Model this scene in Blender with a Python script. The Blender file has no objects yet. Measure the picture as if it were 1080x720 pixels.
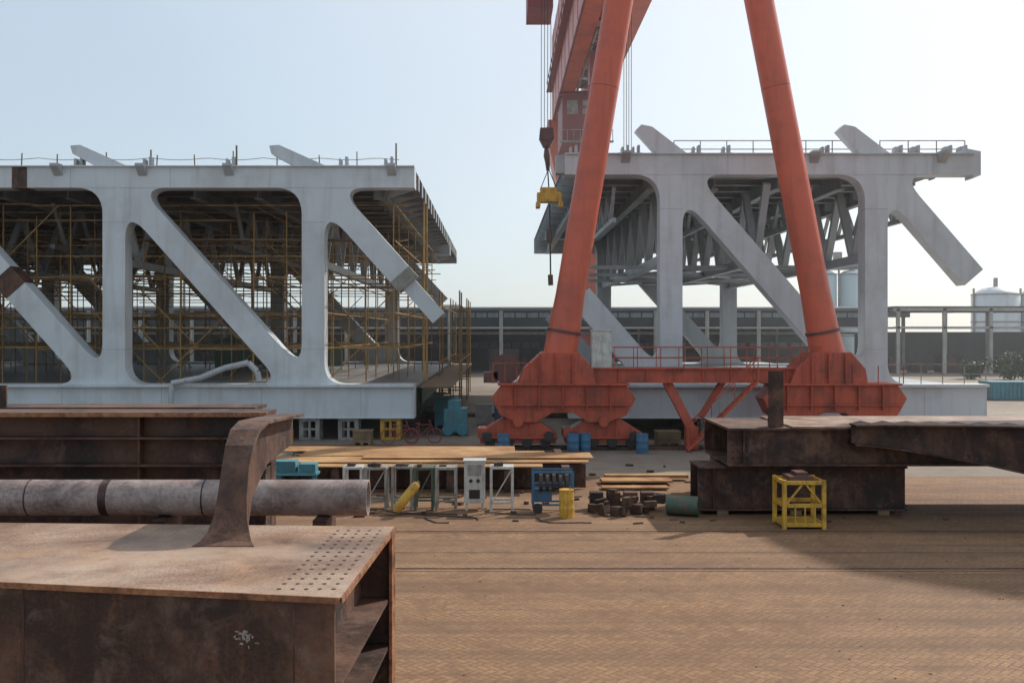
import bpy, math, random, bmesh
from mathutils import Vector
random.seed(7)
R=random.uniform
scene=bpy.context.scene
scene.view_settings.view_transform='Standard'
scene.view_settings.look='None'
scene.view_settings.exposure=0

# ------------------------------------------------------------ mesh helper
class MB:
    def __init__(s): s.v=[];s.f=[];s.m=[];s.sm=[];s.mi=0
    def add(s,vs,fs,smooth=False):
        b=len(s.v); s.v+=[tuple(v) for v in vs]
        for f in fs:
            s.f.append(tuple(b+i for i in f)); s.m.append(s.mi); s.sm.append(smooth)
        return s
    def box(s,x0,x1,y0,y1,z0,z1):
        return s.add([(x0,y0,z0),(x1,y0,z0),(x1,y1,z0),(x0,y1,z0),(x0,y0,z1),(x1,y0,z1),(x1,y1,z1),(x0,y1,z1)],
          [(0,3,2,1),(4,5,6,7),(0,1,5,4),(1,2,6,5),(2,3,7,6),(3,0,4,7)])
    def bar(s,p,q,w,h=None,up=(0,0,1)):
        h=h or w; p=Vector(p);q=Vector(q); d=(q-p).normalized(); u=Vector(up)
        if abs(d.dot(u))>0.98: u=Vector((0,1,0))
        sd=d.cross(u).normalized(); u=sd.cross(d).normalized()
        vs=[]
        for c in (p,q):
            for a,b in ((-1,-1),(1,-1),(1,1),(-1,1)): vs.append(c+sd*(a*w/2)+u*(b*h/2))
        return s.add(vs,[(0,1,2,3),(7,6,5,4),(0,4,5,1),(1,5,6,2),(2,6,7,3),(3,7,4,0)])
    def cyl(s,p,q,r,r2=None,n=16,cap=True,smooth=True):
        r2=r if r2 is None else r2; p=Vector(p);q=Vector(q); d=(q-p).normalized()
        u=Vector((0,0,1)) if abs(d.z)<0.9 else Vector((0,1,0))
        a=d.cross(u).normalized(); b=a.cross(d)
        vs=[]
        for c,rr in ((p,r),(q,r2)):
            for i in range(n):
                t=2*math.pi*i/n; vs.append(c+a*math.cos(t)*rr+b*math.sin(t)*rr)
        s.add(vs,[(i,(i+1)%n,n+(i+1)%n,n+i) for i in range(n)],smooth)
        if cap:
            s.add(vs,[tuple(range(n))[::-1],tuple(range(n,2*n))])
        return s
    def rings(s,axis_pts,n=16,smooth=True):
        d=(Vector(axis_pts[-1][0])-Vector(axis_pts[0][0])).normalized()
        u=Vector((0,0,1)) if abs(d.z)<0.9 else Vector((0,1,0))
        a=d.cross(u).normalized(); b=a.cross(d); vs=[]
        for c,rr in axis_pts:
            for i in range(n):
                t=2*math.pi*i/n; vs.append(Vector(c)+a*math.cos(t)*rr+b*math.sin(t)*rr)
        fs=[]
        for k in range(len(axis_pts)-1):
            fs+=[(k*n+i,k*n+(i+1)%n,(k+1)*n+(i+1)%n,(k+1)*n+i) for i in range(n)]
        s.add(vs,fs,smooth)
        m=len(axis_pts)-1
        s.add(vs,[tuple(range(n))[::-1],tuple(range(m*n,m*n+n))])
        return s
    def prism(s,poly,axis,a,b):
        n=len(poly)
        def mk(p,t):
            return {'y':(p[0],t,p[1]),'x':(t,p[0],p[1]),'z':(p[0],p[1],t)}[axis]
        vs=[mk(p,a) for p in poly]+[mk(p,b) for p in poly]
        return s.add(vs,[tuple(range(n)),tuple(range(n,2*n))[::-1]]+[(i,n+i,n+(i+1)%n,(i+1)%n) for i in range(n)])
    def obj(s,name,mats,parent=None,bevel=0):
        me=bpy.data.meshes.new(name); me.from_pydata(s.v,[],s.f)
        if not isinstance(mats,(list,tuple)): mats=[mats]
        for m in mats: me.materials.append(m)
        for i,p in enumerate(me.polygons):
            p.material_index=s.m[i]; p.use_smooth=s.sm[i]
        bm=bmesh.new(); bm.from_mesh(me); bmesh.ops.recalc_face_normals(bm,faces=bm.faces); bm.to_mesh(me); bm.free()
        o=bpy.data.objects.new(name,me); scene.collection.objects.link(o)
        if parent: o.parent=parent
        if bevel:
            md=o.modifiers.new("bevel",'BEVEL'); md.width=bevel; md.segments=2; md.limit_method='ANGLE'
        return o
def group(name):
    o=bpy.data.objects.new(name,None); scene.collection.objects.link(o); o.empty_display_size=0.1; return o

# ------------------------------------------------------------ materials
class NT:
    def __init__(s,name):
        s.mat=bpy.data.materials.new(name); s.mat.use_nodes=True; s.t=s.mat.node_tree; s.n=s.t.nodes
        s.b=s.n['Principled BSDF']; s.co=s.n.new('ShaderNodeTexCoord').outputs['Object']
    def link(s,a,b): s.t.links.new(a,b)
    def setin(s,sock,v):
        if hasattr(v,'is_linked'): s.link(v,sock)
        else: sock.default_value=v
    def math(s,op,a,b=0.0,c=None):
        n=s.n.new('ShaderNodeMath'); n.operation=op; s.setin(n.inputs[0],a); s.setin(n.inputs[1],b)
        if c is not None: s.setin(n.inputs[2],c)
        return n.outputs[0]
    def mapping(s,scale=(1,1,1),rot=(0,0,0),loc=(0,0,0)):
        n=s.n.new('ShaderNodeMapping'); n.inputs['Scale'].default_value=scale; n.inputs['Rotation'].default_value=rot; n.inputs['Location'].default_value=loc
        s.link(s.co,n.inputs['Vector']); return n.outputs[0]
    def noise(s,sc,det=6,rough=0.6,vec=None,dist=0.0):
        n=s.n.new('ShaderNodeTexNoise'); n.inputs['Scale'].default_value=sc; n.inputs['Detail'].default_value=det
        n.inputs['Roughness'].default_value=rough; n.inputs['Distortion'].default_value=dist
        s.link(vec if vec is not None else s.co,n.inputs['Vector']); return n.outputs['Fac']
    def ramp(s,f,stops):
        n=s.n.new('ShaderNodeValToRGB'); s.link(f,n.inputs[0]); e=n.color_ramp.elements
        while len(e)<len(stops): e.new(0.5)
        for i,(p,c) in enumerate(stops):
            e[i].position=p
            if not isinstance(c,(tuple,list)): c=(c,c,c)
            e[i].color=(*c[:3],1)
        return n.outputs[0]
    def mix(s,f,a,b,mode='MIX'):
        n=s.n.new('ShaderNodeMix'); n.data_type='RGBA'; n.blend_type=mode
        s.setin(n.inputs[0],f)
        for i,v in ((6,a),(7,b)):
            if hasattr(v,'is_linked'): s.link(v,n.inputs[i])
            else: n.inputs[i].default_value=(*v[:3],1)
        return n.outputs[2]
    def bump(s,h,st=0.3,d=0.02):
        n=s.n.new('ShaderNodeBump'); n.inputs['Strength'].default_value=st; n.inputs['Distance'].default_value=d
        s.link(h,n.inputs['Height']); s.link(n.outputs[0],s.b.inputs['Normal'])

def paint(name,col,dirt=(0.12,0.08,0.05),amt=0.5,scale=0.6,rough=0.5,streak=True,metal=0.0):
    t=NT(name)
    n1=t.noise(scale,7,0.65)
    f=t.ramp(n1,[(0.46,0),(0.7,amt)])
    dark=tuple(c*0.78 for c in col)
    n0=t.noise(scale*0.35,2,0.5)
    base=t.mix(n0,dark,tuple(min(1,c*1.12) for c in col))
    c=t.mix(f,base,dirt)
    if streak:
        n2=t.noise(1.0,5,0.6,t.mapping((scale*6,scale*6,scale*0.5)))
        c=t.mix(t.ramp(n2,[(0.5,0),(0.74,amt*0.9)]),c,dirt)
    t.link(c,t.b.inputs['Base Color']); t.b.inputs['Roughness'].default_value=rough; t.b.inputs['Metallic'].default_value=metal
    return t.mat
def rust(name,a,b,c,scale=2.0,rough=0.7,grain=25,strk=True,bump=0.25,patch=None):
    t=NT(name)
    n1=t.noise(scale,9,0.68,dist=0.4)
    col=t.ramp(n1,[(0.36,a),(0.5,b),(0.64,c)])
    if strk:
        n2=t.noise(1.0,6,0.65,t.mapping((scale*5,scale*5,scale*0.45)))
        col=t.mix(t.ramp(n2,[(0.42,0.0),(0.66,0.8)]),col,a)
    n3=t.noise(grain,4,0.7)
    col=t.mix(t.ramp(n3,[(0.38,0.55),(0.6,0.0)]),col,tuple(x*0.35 for x in a))
    n4=t.noise(scale*0.55,6,0.6,dist=0.8)
    col=t.mix(t.ramp(n4,[(0.46,0.0),(0.62,0.6)]),col,c)
    if patch:
        n5=t.noise(scale*1.7,8,0.7,t.mapping((1,1,1),loc=(31,7,3)),dist=0.6)
        col=t.mix(t.ramp(n5,[(0.54,0.0),(0.66,0.6)]),col,patch)
    n6=t.noise(scale*3.5,8,0.75,t.mapping((1,1,1),loc=(3,17,9)))
    col=t.mix(t.ramp(n6,[(0.52,0.0),(0.7,0.6)]),col,a)
    t.link(col,t.b.inputs['Base Color'])
    t.link(t.ramp(n1,[(0.3,rough-0.2),(0.7,rough+0.15)]),t.b.inputs['Roughness'])
    t.bump(n3,bump,0.01)
    return t.mat

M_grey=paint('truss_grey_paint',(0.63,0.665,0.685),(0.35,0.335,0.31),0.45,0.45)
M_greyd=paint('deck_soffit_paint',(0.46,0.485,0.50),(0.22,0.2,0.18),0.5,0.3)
M_soffL=paint('soffit_shade_grey',(0.27,0.26,0.25),(0.12,0.09,0.07),0.7,0.3)  # left truss interior: its shade is put into this darker grey
M_red=paint('crane_red_paint',(0.66,0.125,0.062),(0.26,0.07,0.045),0.55,0.5,0.42)
M_redb=paint('crane_red_grimy',(0.54,0.095,0.045),(0.13,0.045,0.03),0.75,1.1,0.5)
M_redd=paint('crane_dark_red',(0.30,0.05,0.045),(0.06,0.03,0.03),0.5,0.4,0.5)
M_ring=paint('worn_dark_steel',(0.14,0.06,0.05),(0.04,0.03,0.02),0.6,2)
M_black=paint('black_grease',(0.04,0.035,0.035),(0.08,0.05,0.04),0.4,2)
M_yel=paint('yellow_paint',(0.70,0.40,0.05),(0.18,0.09,0.03),0.8,3)
M_blue=paint('blue_paint',(0.04,0.17,0.30),(0.12,0.08,0.05),0.7,3)
M_teal=paint('teal_paint',(0.08,0.29,0.35),(0.12,0.1,0.08),0.7,2)
M_green=paint('green_paint',(0.05,0.11,0.08),(0.2,0.1,0.05),0.8,5)
M_white=paint('white_cabinet',(0.58,0.58,0.54),(0.25,0.16,0.1),0.6,3)
M_stand=paint('galvanised_stand',(0.34,0.34,0.31),(0.17,0.09,0.05),0.9,3)
M_conc=paint('concrete',(0.33,0.31,0.28),(0.15,0.12,0.1),0.6,1.5,0.85)
M_seam=paint('weld_seam_primer',(0.46,0.48,0.49),(0.25,0.2,0.17),0.6,2)
M_scaf=paint('scaffold_tube',(0.44,0.26,0.08),(0.14,0.07,0.03),0.9,0.9,0.6)
M_plank=paint('scaffold_plank',(0.26,0.17,0.09),(0.1,0.07,0.04),0.7,1.5,0.8)
M_net=paint('debris_net',(0.08,0.15,0.11),(0.1,0.08,0.05),0.5,1)
M_shedroof=paint('shed_roof_sheet',(0.13,0.145,0.155),(0.08,0.08,0.075),0.5,0.2,0.7)
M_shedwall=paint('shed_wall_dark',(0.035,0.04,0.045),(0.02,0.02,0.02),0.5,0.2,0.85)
M_glaz=paint('shed_window_band',(0.20,0.25,0.27),(0.08,0.08,0.08),0.7,0.4,0.4)
M_col=paint('shed_column',(0.46,0.46,0.42),(0.2,0.17,0.13),0.5,0.5)
M_tank=paint('tank_white',(0.7,0.74,0.76),(0.3,0.28,0.25),0.4,0.1)
M_tankg=paint('tank_pale_green',(0.48,0.60,0.62),(0.25,0.25,0.22),0.4,0.1)
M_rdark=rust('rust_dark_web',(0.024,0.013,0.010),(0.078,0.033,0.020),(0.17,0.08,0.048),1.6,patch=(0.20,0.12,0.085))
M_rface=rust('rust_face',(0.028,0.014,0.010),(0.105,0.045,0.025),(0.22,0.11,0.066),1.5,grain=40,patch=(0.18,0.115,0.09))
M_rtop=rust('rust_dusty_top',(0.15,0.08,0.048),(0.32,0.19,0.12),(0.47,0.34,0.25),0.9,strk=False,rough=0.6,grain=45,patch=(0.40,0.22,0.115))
M_redge=rust('rust_orange_edge',(0.10,0.035,0.015),(0.30,0.12,0.05),(0.40,0.19,0.09),5,strk=False)
M_ror=rust('rust_orange_plate',(0.28,0.12,0.045),(0.46,0.22,0.08),(0.56,0.34,0.15),0.6,strk=False)
M_pipe=rust('mill_scale_pipe',(0.16,0.11,0.095),(0.32,0.235,0.21),(0.48,0.38,0.34),2.6,rough=0.5,strk=False,grain=30,patch=(0.26,0.15,0.11))
M_hole=paint('hole_shade_and_dark_parts',(0.035,0.02,0.015),(0.03,0.02,0.01),0.2,4)  # painted hole shade on the plate; plain dark colour on bolt heads and dials
M_chalk=paint('chalk_mark',(0.36,0.33,0.30),(0.12,0.06,0.045),1.0,30)

t=NT('yard_concrete')
n=t.noise(0.05,8,0.6); n2=t.noise(0.9,8,0.7)
c=t.ramp(n,[(0.3,(0.19,0.145,0.11)),(0.7,(0.34,0.285,0.225))])
c=t.mix(t.ramp(n2,[(0.45,0),(0.75,0.6)]),c,(0.11,0.08,0.06))
t.link(c,t.b.inputs['Base Color']); t.b.inputs['Roughness'].default_value=0.9
M_ground=t.mat
# herringbone brick paving
t=NT('herringbone_brick')
U=0.125
vec=t.mapping((1/U,1/U,1/U),(0,0,math.radians(45)))
sx=t.n.new('ShaderNodeSeparateXYZ'); t.link(vec,sx.inputs[0]); X,Y=sx.outputs[0],sx.outputs[1]
ix=t.math('FLOOR',X); iy=t.math('FLOOR',Y); fx=t.math('SUBTRACT',X,ix); fy=t.math('SUBTRACT',Y,iy)
k=t.math('FLOORED_MODULO',t.math('SUBTRACT',ix,iy),4.0)
def eq(v): return t.math('COMPARE',k,float(v),0.1)
k0,k1,k2,k3=eq(0),eq(1),eq(2),eq(3)
def edge(dist,omit):
    return t.math('ADD',dist,t.math('MULTIPLY',omit,5.0))
L=edge(fx,k1); Rr=edge(t.math('SUBTRACT',1.0,fx),k0); B=edge(fy,k2); T=edge(t.math('SUBTRACT',1.0,fy),k3)
e=t.math('MINIMUM',t.math('MINIMUM',L,Rr),t.math('MINIMUM',B,T))
joint=t.ramp(e,[(0.03,1.0),(0.14,0.0)])
bx=t.math('SUBTRACT',ix,k1); by=t.math('SUBTRACT',iy,k2)
cb=t.n.new('ShaderNodeCombineXYZ'); t.link(bx,cb.inputs[0]); t.link(by,cb.inputs[1])
wn=t.n.new('ShaderNodeTexWhiteNoise'); wn.noise_dimensions='3D'; t.link(cb.outputs[0],wn.inputs['Vector'])
brick=t.ramp(wn.outputs['Value'],[(0.0,(0.235,0.115,0.048)),(0.5,(0.295,0.15,0.066)),(1.0,(0.355,0.19,0.09))])
big=t.noise(0.22,8,0.65); band=t.noise(1.0,7,0.65,t.mapping((0.05,0.8,1)))
fine=t.noise(14,5,0.7); mid=t.noise(1.1,9,0.72,dist=0.5)
tyre=t.noise(1.0,5,0.6,t.mapping((0.12,3.0,1),rot=(0,0,math.radians(4))))
c=t.mix(t.ramp(big,[(0.38,0.0),(0.62,0.7)]),brick,(0.36,0.205,0.10))
c=t.mix(t.ramp(band,[(0.45,0.0),(0.6,0.6)]),c,(0.175,0.09,0.045))
c=t.mix(t.ramp(tyre,[(0.52,0.0),(0.62,0.4)]),c,(0.15,0.08,0.042))
c=t.mix(t.ramp(mid,[(0.48,0.0),(0.66,0.65)]),c,(0.13,0.068,0.036))
c=t.mix(t.math('MULTIPLY',joint,t.ramp(mid,[(0.35,0.8),(0.6,0.3)])),c,(0.085,0.045,0.024))
c=t.mix(t.ramp(fine,[(0.4,0.4),(0.6,0.0)]),c,(0.09,0.05,0.03))
t.link(c,t.b.inputs['Base Color']); t.b.inputs['Roughness'].default_value=0.85
hh=t.math('SUBTRACT',t.math('MULTIPLY',fine,0.3),joint); t.bump(hh,0.25,0.01)
M_brick=t.mat
t=NT('foliage'); c=t.ramp(t.noise(1.2,5,0.6),[(0.3,(0.03,0.06,0.02)),(0.7,(0.09,0.13,0.045))]); t.link(c,t.b.inputs['Base Color']); M_leaf=t.mat

# ------------------------------------------------------------ ground sheets
MB().box(-1500,1500,-60,2500,-0.3,0).obj('ground',M_ground)
MB().box(-60,60,-8,34.5,0.0005,0.004).obj('brick_paving',M_brick)
g=group('crane_rail_track')
m=MB()
for y in (24.9,21.0): m.box(-60,60,y,y+0.07,0.004,0.018)
for y in (24.7,20.8): m.box(-60,60,y,y+0.03,0.004,0.008)
m.box(-60,60,22.55,22.6,0.004,0.007)
m.obj('rails',M_rdark,g)
g=group('gantry_runway_rail')
m=MB()
for y in (42.2,42.8): m.box(-60,60,y-0.05,y+0.05,0.0,0.14)
m.obj('rail_heads',M_rdark,g)

# ------------------------------------------------------------ bridge trusses
def inter(p,d,q,e):
    den=d.x*e.y-d.y*e.x; w=q-p; s=(w.x*e.y-w.y*e.x)/den; return p+d*s
def fillet(m,P,d1,d2,L,y0,y1):
    a=P+d1*L; b=P+d2*L; pts=[]
    for i in range(9):
        u=i/8; pts.append(a*(1-u)**2+P*2*u*(1-u)*1.0+b*u*u)
    m.prism([(P.x,P.y)]+[(p.x,p.y) for p in pts],'y',y0,y1)
def truss_plane(parent,yf,xs,xl_top,xr_top,xl_bot,xr_bot,zt,zb,stub_r,stub_l,tagmat,dep=0.95,tag='front'):
    V=Vector
    t0,t1=zt[0],zt[1]
    b0,b1=zb
    m=MB()
    m.box(xl_top,xr_top,yf,yf+dep,t0,t1)
    m.box(xl_top,xr_top,yf-0.12,yf+dep+.05,t1,t1+0.05)
    m.box(xl_bot,xr_bot,yf,yf+dep,b0,b1-0.12)
    m.box(xl_bot,xr_bot,yf-0.28,yf+dep+0.1,b1-0.12,b1)
    m.box(xl_bot,xr_bot,yf-0.10,yf+dep+0.1,b0-0.05,b0)
    m.obj(tag+'_chords',tagmat,parent)
    m=MB(); W=0.52; WD=0.56
    y0,y1=yf+0.012,yf+dep-0.012; yd0,yd1=yf+0.028,yf+dep-0.028; yg0,yg1=yf+0.02,yf+dep-0.02
    zc_t=(t0+t1)/2; zc_b=(b0+b1)/2
    pan=xs[1]-xs[0]; d=V((pan,zc_b-zc_t)).normalized(); nrm=V((-d.y,d.x))
    for i,x in enumerate(xs):
        m.box(x-W,x+W,y0,y1,b1,t0)
        L=1.25
        fillet(m,V((x-W,t0)),V((0,-1)),V((-1,0)),L,yg0,yg1)
        c=V((x,zc_t)); 
        has_r = i<len(xs)-1 or stub_r
        if has_r:
            P=inter(V((x+W,0)),V((0,1)),c-nrm*WD,d); fillet(m,P,V((0,-1)),d,1.5,yg0,yg1)
            P=inter(V((0,t0)),V((1,0)),c+nrm*WD,d); fillet(m,P,d,V((1,0)),1.3,yg0,yg1)
            m.prism([(x+W-.02,t0+.05),(x+W-.02,t0-1.0),(x+W+0.9,t0-0.9),(x+W+1.0,t0+.05)],'y',yg0+.004,yg1-.004)
        cb=V((x,zc_b))
        if i>0 or stub_l:
            P=inter(V((x-W,0)),V((0,1)),cb+nrm*WD,d); fillet(m,P,V((0,1)),-d,1.3,yg0,yg1)
            P=inter(V((0,b1)),V((1,0)),cb-nrm*WD,d); fillet(m,P,-d,V((-1,0)),1.3,yg0,yg1)
            m.prism([(x-W+.02,b1-.05),(x-W+.02,b1+1.0),(x-W-0.9,b1+0.9),(x-W-1.0,b1-.05)],'y',yg0+.004,yg1-.004)
        fillet(m,V((x+W,b1)),V((0,1)),V((1,0)),1.0,yg0,yg1)
    def diag(a,b):
        q=[a+nrm*WD,b+nrm*WD,b-nrm*WD,a-nrm*WD]
        m.prism([(p.x,p.y) for p in q],'y',yd0,yd1)
    def trim(a,b):
        s0=(t0+0.3-a.y)/d.y; s1=(b1-0.3-a.y)/d.y
        return a+d*s0, a+d*s1
    for i in range(len(xs)-1):
        a,b=trim(V((xs[i],zc_t)),None); diag(a,b)
    if stub_r:
        a=V((xs[-1],zc_t)); diag(a+d*0.6,a+d*stub_r)
    if stub_l:
        b=V((xs[0],zc_b)); diag(b-d*stub_l,b-d*1.2)
    m.obj(tag+'_posts_and_diagonals',tagmat,parent)
    m=MB()
    for i,x in enumerate(xs):
        for z in (b1+1.6,t0-1.6): m.box(x-W-.006,x+W+.006,yf+.004,yf+dep-.004,z,z+.025)
        m.box(x-2.0,x-1.975,yf-.006,yf+.01,t0-.006,t1); m.box(x+2.6,x+2.625,yf-.006,yf+.01,t0-.006,t1)
        m.box(x-2.4,x-2.375,yf-.006,yf+.01,b0,b1-.13); m.box(x+2.2,x+2.225,yf-.006,yf+.01,b0,b1-.13)
    m.obj(tag+'_seams',M_seam,parent)
    return d,nrm,zc_t,zc_b

def rib_deck(parent,xl,xr,y0,y1,zb,zt,soff,plate,step_x=3.05,tag='upper'):
    m=MB(); m.box(xl,xr,y0,y1,zt-0.04,zt); m.obj(tag+'_deck_plate',plate,parent)
    m=MB()
    y=y0+1.6; j=0
    while y<y1-0.1:
        dp=0.62 if j%2==0 else 0.34
        m.box(xl+0.05,xr-0.05,y,y+0.05,zt-0.05-dp,zt-0.045); m.box(xl+0.05,xr-0.05,y-0.14,y+0.19,zt-0.09-dp,zt-0.05-dp)
        y+=1.15; j+=1
    m.box(xl,xr,y1-0.3,y1,zb,zt-0.045)
    x=xr-1.6
    while x>xl:
        m.box(x-0.03,x+0.03,y0+1.0,y1-0.3,zb,zt-0.045); m.box(x-0.2,x+0.2,y0+1.0,y1-0.3,zb-0.04,zb)
        x-=step_x
    m.obj(tag+'_deck_ribs',soff,parent)
    m=MB(); y=y0+1.6
    while y<y1:
        m.prism([(xr-2.2,zt-1.15),(xr-1.6,zt-1.15),(xr-.02,zt-.62),(xr-.02,zt-.06),(xr-2.2,zt-.06)],'y',y+.06,y+.12)
        m.box(xr-.03,xr+.03,y-.25,y+.4,zt-.75,zt-.06)
        y+=2.3
    m.obj(tag+'_cantilever_brackets',M_greyd,parent)
def cross_truss(m,x,y0,y1,zlow,zhigh,bays,w=0.34):
    m.bar((x,y0,zlow),(x,y1,zlow),w*1.2,w*1.3)
    dy=(y1-y0)/bays
    for i in range(bays):
        a=y0+i*dy
        m.bar((x,a,zhigh),(x,a+dy/2,zlow),w,w*0.8); m.bar((x,a+dy/2,zlow),(x,a+dy,zhigh),w,w*0.8)

YF=46.0
gl=group('steel_bridge_truss')
xsL=[-45.35,-36.15,-26.95,-17.75,-8.54]
d,nrm,zct,zcb=truss_plane(gl,YF,xsL,-60,-3.85,-60,-3.85,(11.66,12.62),(1.06,2.59),6.6,0,M_grey)
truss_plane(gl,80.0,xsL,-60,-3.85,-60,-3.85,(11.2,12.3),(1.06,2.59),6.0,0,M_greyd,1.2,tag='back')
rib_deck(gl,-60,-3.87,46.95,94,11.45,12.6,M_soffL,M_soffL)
m=MB(); m.box(-60,-3.9,46.96,86,2.3,2.45); 
for i in range(14): m.box(-60,-4.0,47.5+i*2.8,47.8+i*2.8,1.3,2.3)
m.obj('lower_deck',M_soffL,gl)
m=MB()
for x in xsL: cross_truss(m,x,47.0,80.0,8.3,11.5,7,.27)
m.obj('cross_frames',M_greyd,gl)
m=MB()
for x in [x+4.6 for x in xsL[:-1]]: cross_truss(m,x,50.0,80.0,9.3,11.5,9,.18)
m.obj('intermediate_cross_frames',M_soffL,gl)
a=Vector((xsL[-1],zct)); p=a+d*6.6; q=a+d*8.7
m=MB(); m.prism([(v.x,v.y) for v in (p+nrm*.36,q+nrm*.36,q-nrm*.36,p-nrm*.36)],'y',YF+.2,YF+.75)
m.obj('diagonal_tip',M_grey,gl)
m=MB(); p=a+d*6.0; q=a+d*6.62
m.prism([(v.x,v.y) for v in (p+nrm*.575,q+nrm*.575,q-nrm*.575,p-nrm*.575)],'y',YF+.0,YF+.97)
m.obj('splice_band',M_conc,gl)
m=MB(); m.box(-22.45,-21.75,YF-.015,YF+.97,11.64,12.64)
a2=Vector((-26.95,zct)); p=a2+d*6.0;q=a2+d*7.0
m.prism([(v.x,v.y) for v in (p+nrm*.58,q+nrm*.58,q-nrm*.58,p-nrm*.58)],'y',YF+.01,YF+.965)
m.obj('unpainted_splices',M_rdark,gl)
m=MB()
for x in xsL:
    if x<-30: continue
    m.prism([(x+0.6,12.68),(x-0.9,12.68),(x-1.95,13.25),(x-2.05,13.62),(x-1.6,13.66)],'y',YF+.1,YF+.85)
m.obj('upward_stubs',M_grey,gl)
def lug(m,x,z,s=1.0,y=YF):
    m.prism([(x-.16*s,z),(x-.05*s,z),(x-.05*s,z+.3*s),(x-.12*s,z+.36*s),(x-.16*s,z+.3*s)],'y',y+.2,y+.6)
    m.prism([(x+.1*s,z),(x+.2*s,z),(x+.2*s,z+.42*s),(x+.1*s,z+.42*s)],'y',y+.2,y+.6)
    m.box(x-.3*s,x+.3*s,y+.15,y+.7,z,z+.06)
m=MB()
for x in [-19.5,-16.3,-12.45,-7.2,-5.1,-24,-28]: lug(m,x,12.67,1.1)
for x in (-16.4,-12.4,-4.9,-20.3): m.prism([(YF-.5,12.6),(YF,12.2),(YF,12.72),(YF-.5,12.72)],'x',x-.2,x+.2)
m.obj('lifting_lugs',M_greyd,gl)
m=MB()
xx=-30
while xx<-4:
    h=R(.5,.75); m.bar((xx,YF+1.4,12.6),(xx+R(-.05,.05),YF+1.4,12.6+h+.3),.045); xx+=R(1.6,2.4)
m.bar((-12.2,YF+.5,12.6),(-12.2,YF+.5,13.7),.07); m.bar((-4.75,YF+.5,12.6),(-4.75,YF+.5,13.8),.07);m.bar((-16.2,YF+.5,12.6),(-16.2,YF+.5,13.5),.06)
pr=None
for i in range(60):
    x=-30+i*25.3/59; z=13.28-.10*abs(math.sin(i*.5)); 
    if pr: m.bar((pr[0],YF+1.4,pr[1]),(x,YF+1.4,z),.025)
    pr=(x,z)
m.obj('rope_rail',M_plank,gl)

gr=group('steel_bridge_truss')
xsR=[8.02,17.5]
dR,nR,zcR,zbR=truss_plane(gr,YF,xsR,3.1,22.0,3.3,22.6,(12.27,13.2),(1.06,2.59),6.9,6.4,M_grey)
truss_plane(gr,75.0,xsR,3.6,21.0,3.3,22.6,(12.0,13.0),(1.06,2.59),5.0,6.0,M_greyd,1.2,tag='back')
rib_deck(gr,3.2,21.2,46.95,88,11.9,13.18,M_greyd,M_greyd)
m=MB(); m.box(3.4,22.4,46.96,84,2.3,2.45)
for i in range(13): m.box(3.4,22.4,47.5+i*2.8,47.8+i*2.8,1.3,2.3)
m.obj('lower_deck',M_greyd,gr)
m=MB()
for x in xsR+[12.7]: cross_truss(m,x,47.0,75.0,8.5,12.0,7)
for x in (5.6,10.4,15.1,19.6): cross_truss(m,x,48.0,75.0,10.4,12.0,10,.17)
for y in (54,61,68):
    m.bar((5.0,y,8.5),(19.6,y,8.5),.2)
    for xa,xb in ((8.02,12.7),(12.7,17.5)): m.bar((xa,y,8.5),(xb,y+7,8.5),.16); m.bar((xb,y,8.5),(xa,y+7,8.5),.16)
m.obj('cross_frames',M_greyd,gr)
m=MB()
for x,z in ((8.0,13.2),(17.4,13.2)):
    m.prism([(x-.6,13.24),(x+.8,13.24),(x-.85,14.5),(x-1.35,14.6),(x-1.6,14.35)],'y',YF+.1,YF+.8)
m.prism([(22.0,12.1),(22.35,12.25),(22.35,13.35),(21.6,13.5),(21.3,13.26),(22.0,13.26)],'y',YF+.05,YF+.9)
m.obj('upward_stubs',M_grey,gr)
m=MB()
for x in (3.5,5.9,6.4,9.2,10.6,15.2,18.6,19.4,20.9,21.6): lug(m,x,13.25,1.0)
for x in (5.9,14.6,20.5): m.prism([(YF-.5,13.2),(YF,12.8),(YF,13.3),(YF-.5,13.3)],'x',x-.2,x+.2)
m.box(2.7,3.1,YF+.1,YF+.85,12.35,13.2)
m.obj('lifting_lugs',M_greyd,gr)
m=MB()
for x0,x1 in ((8.3,17.0),(18,22)):
    n=int((x1-x0)/1.1)
    for i in range(n+1):
        x=x0+i*(x1-x0)/n; m.bar((x,YF+.9,13.2),(x,YF+.9,14.0),.04)
    for z in (13.6,14.0): m.bar((x0,YF+.9,z),(x1,YF+.9,z),.04)
m.obj('deck_handrail',M_stand,gr)
m=MB()
for i in range(20): m.bar((3.6+i,YF+.1,2.6),(3.6+i,YF+.1,3.5),.035)
for z in (3.05,3.5): m.bar((3.4,YF+.1,z),(22.5,YF+.1,z),.03)
m.obj('walkway_handrail',M_stand,gr)

def support(x,y,mat,w=0.95,h=1.0):
    g=group('support_stool'); m=MB()
    m.box(x,x+w,y,y+w,h-.14,h); m.box(x,x+w,y,y+w,0.0,.12)
    for a in (0,w-.2):
        for b in (0,w-.2): m.box(x+a,x+a+.2,y+b,y+b+.2,.12,h-.14)
    m.box(x+w/2-.06,x+w/2+.06,y+.02,y+.14,.12,h-.14); m.box(x+.2,x+w-.2,y+.03,y+.11,h*.45,h*.55)
    m.obj('frame',mat,g,0.01)
for x,mt in ((-9.2,M_stand),(-7.4,M_stand),(-5.45,M_yel),(-13,M_stand),(-17.5,M_yel),(-22,M_stand),(18.5,M_conc),(20.6,M_conc),(9.4,M_stand),(12.0,M_yel)): support(x,46.1,mt)
for x in (-5.2,-10,-17,-24,8,13,19): support(x,80,M_conc,1.4,1.0)
for x in (-4.9,-8,-12,-16,-20,6,14,21): support(x,60,M_conc,1.2,1.0)

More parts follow.
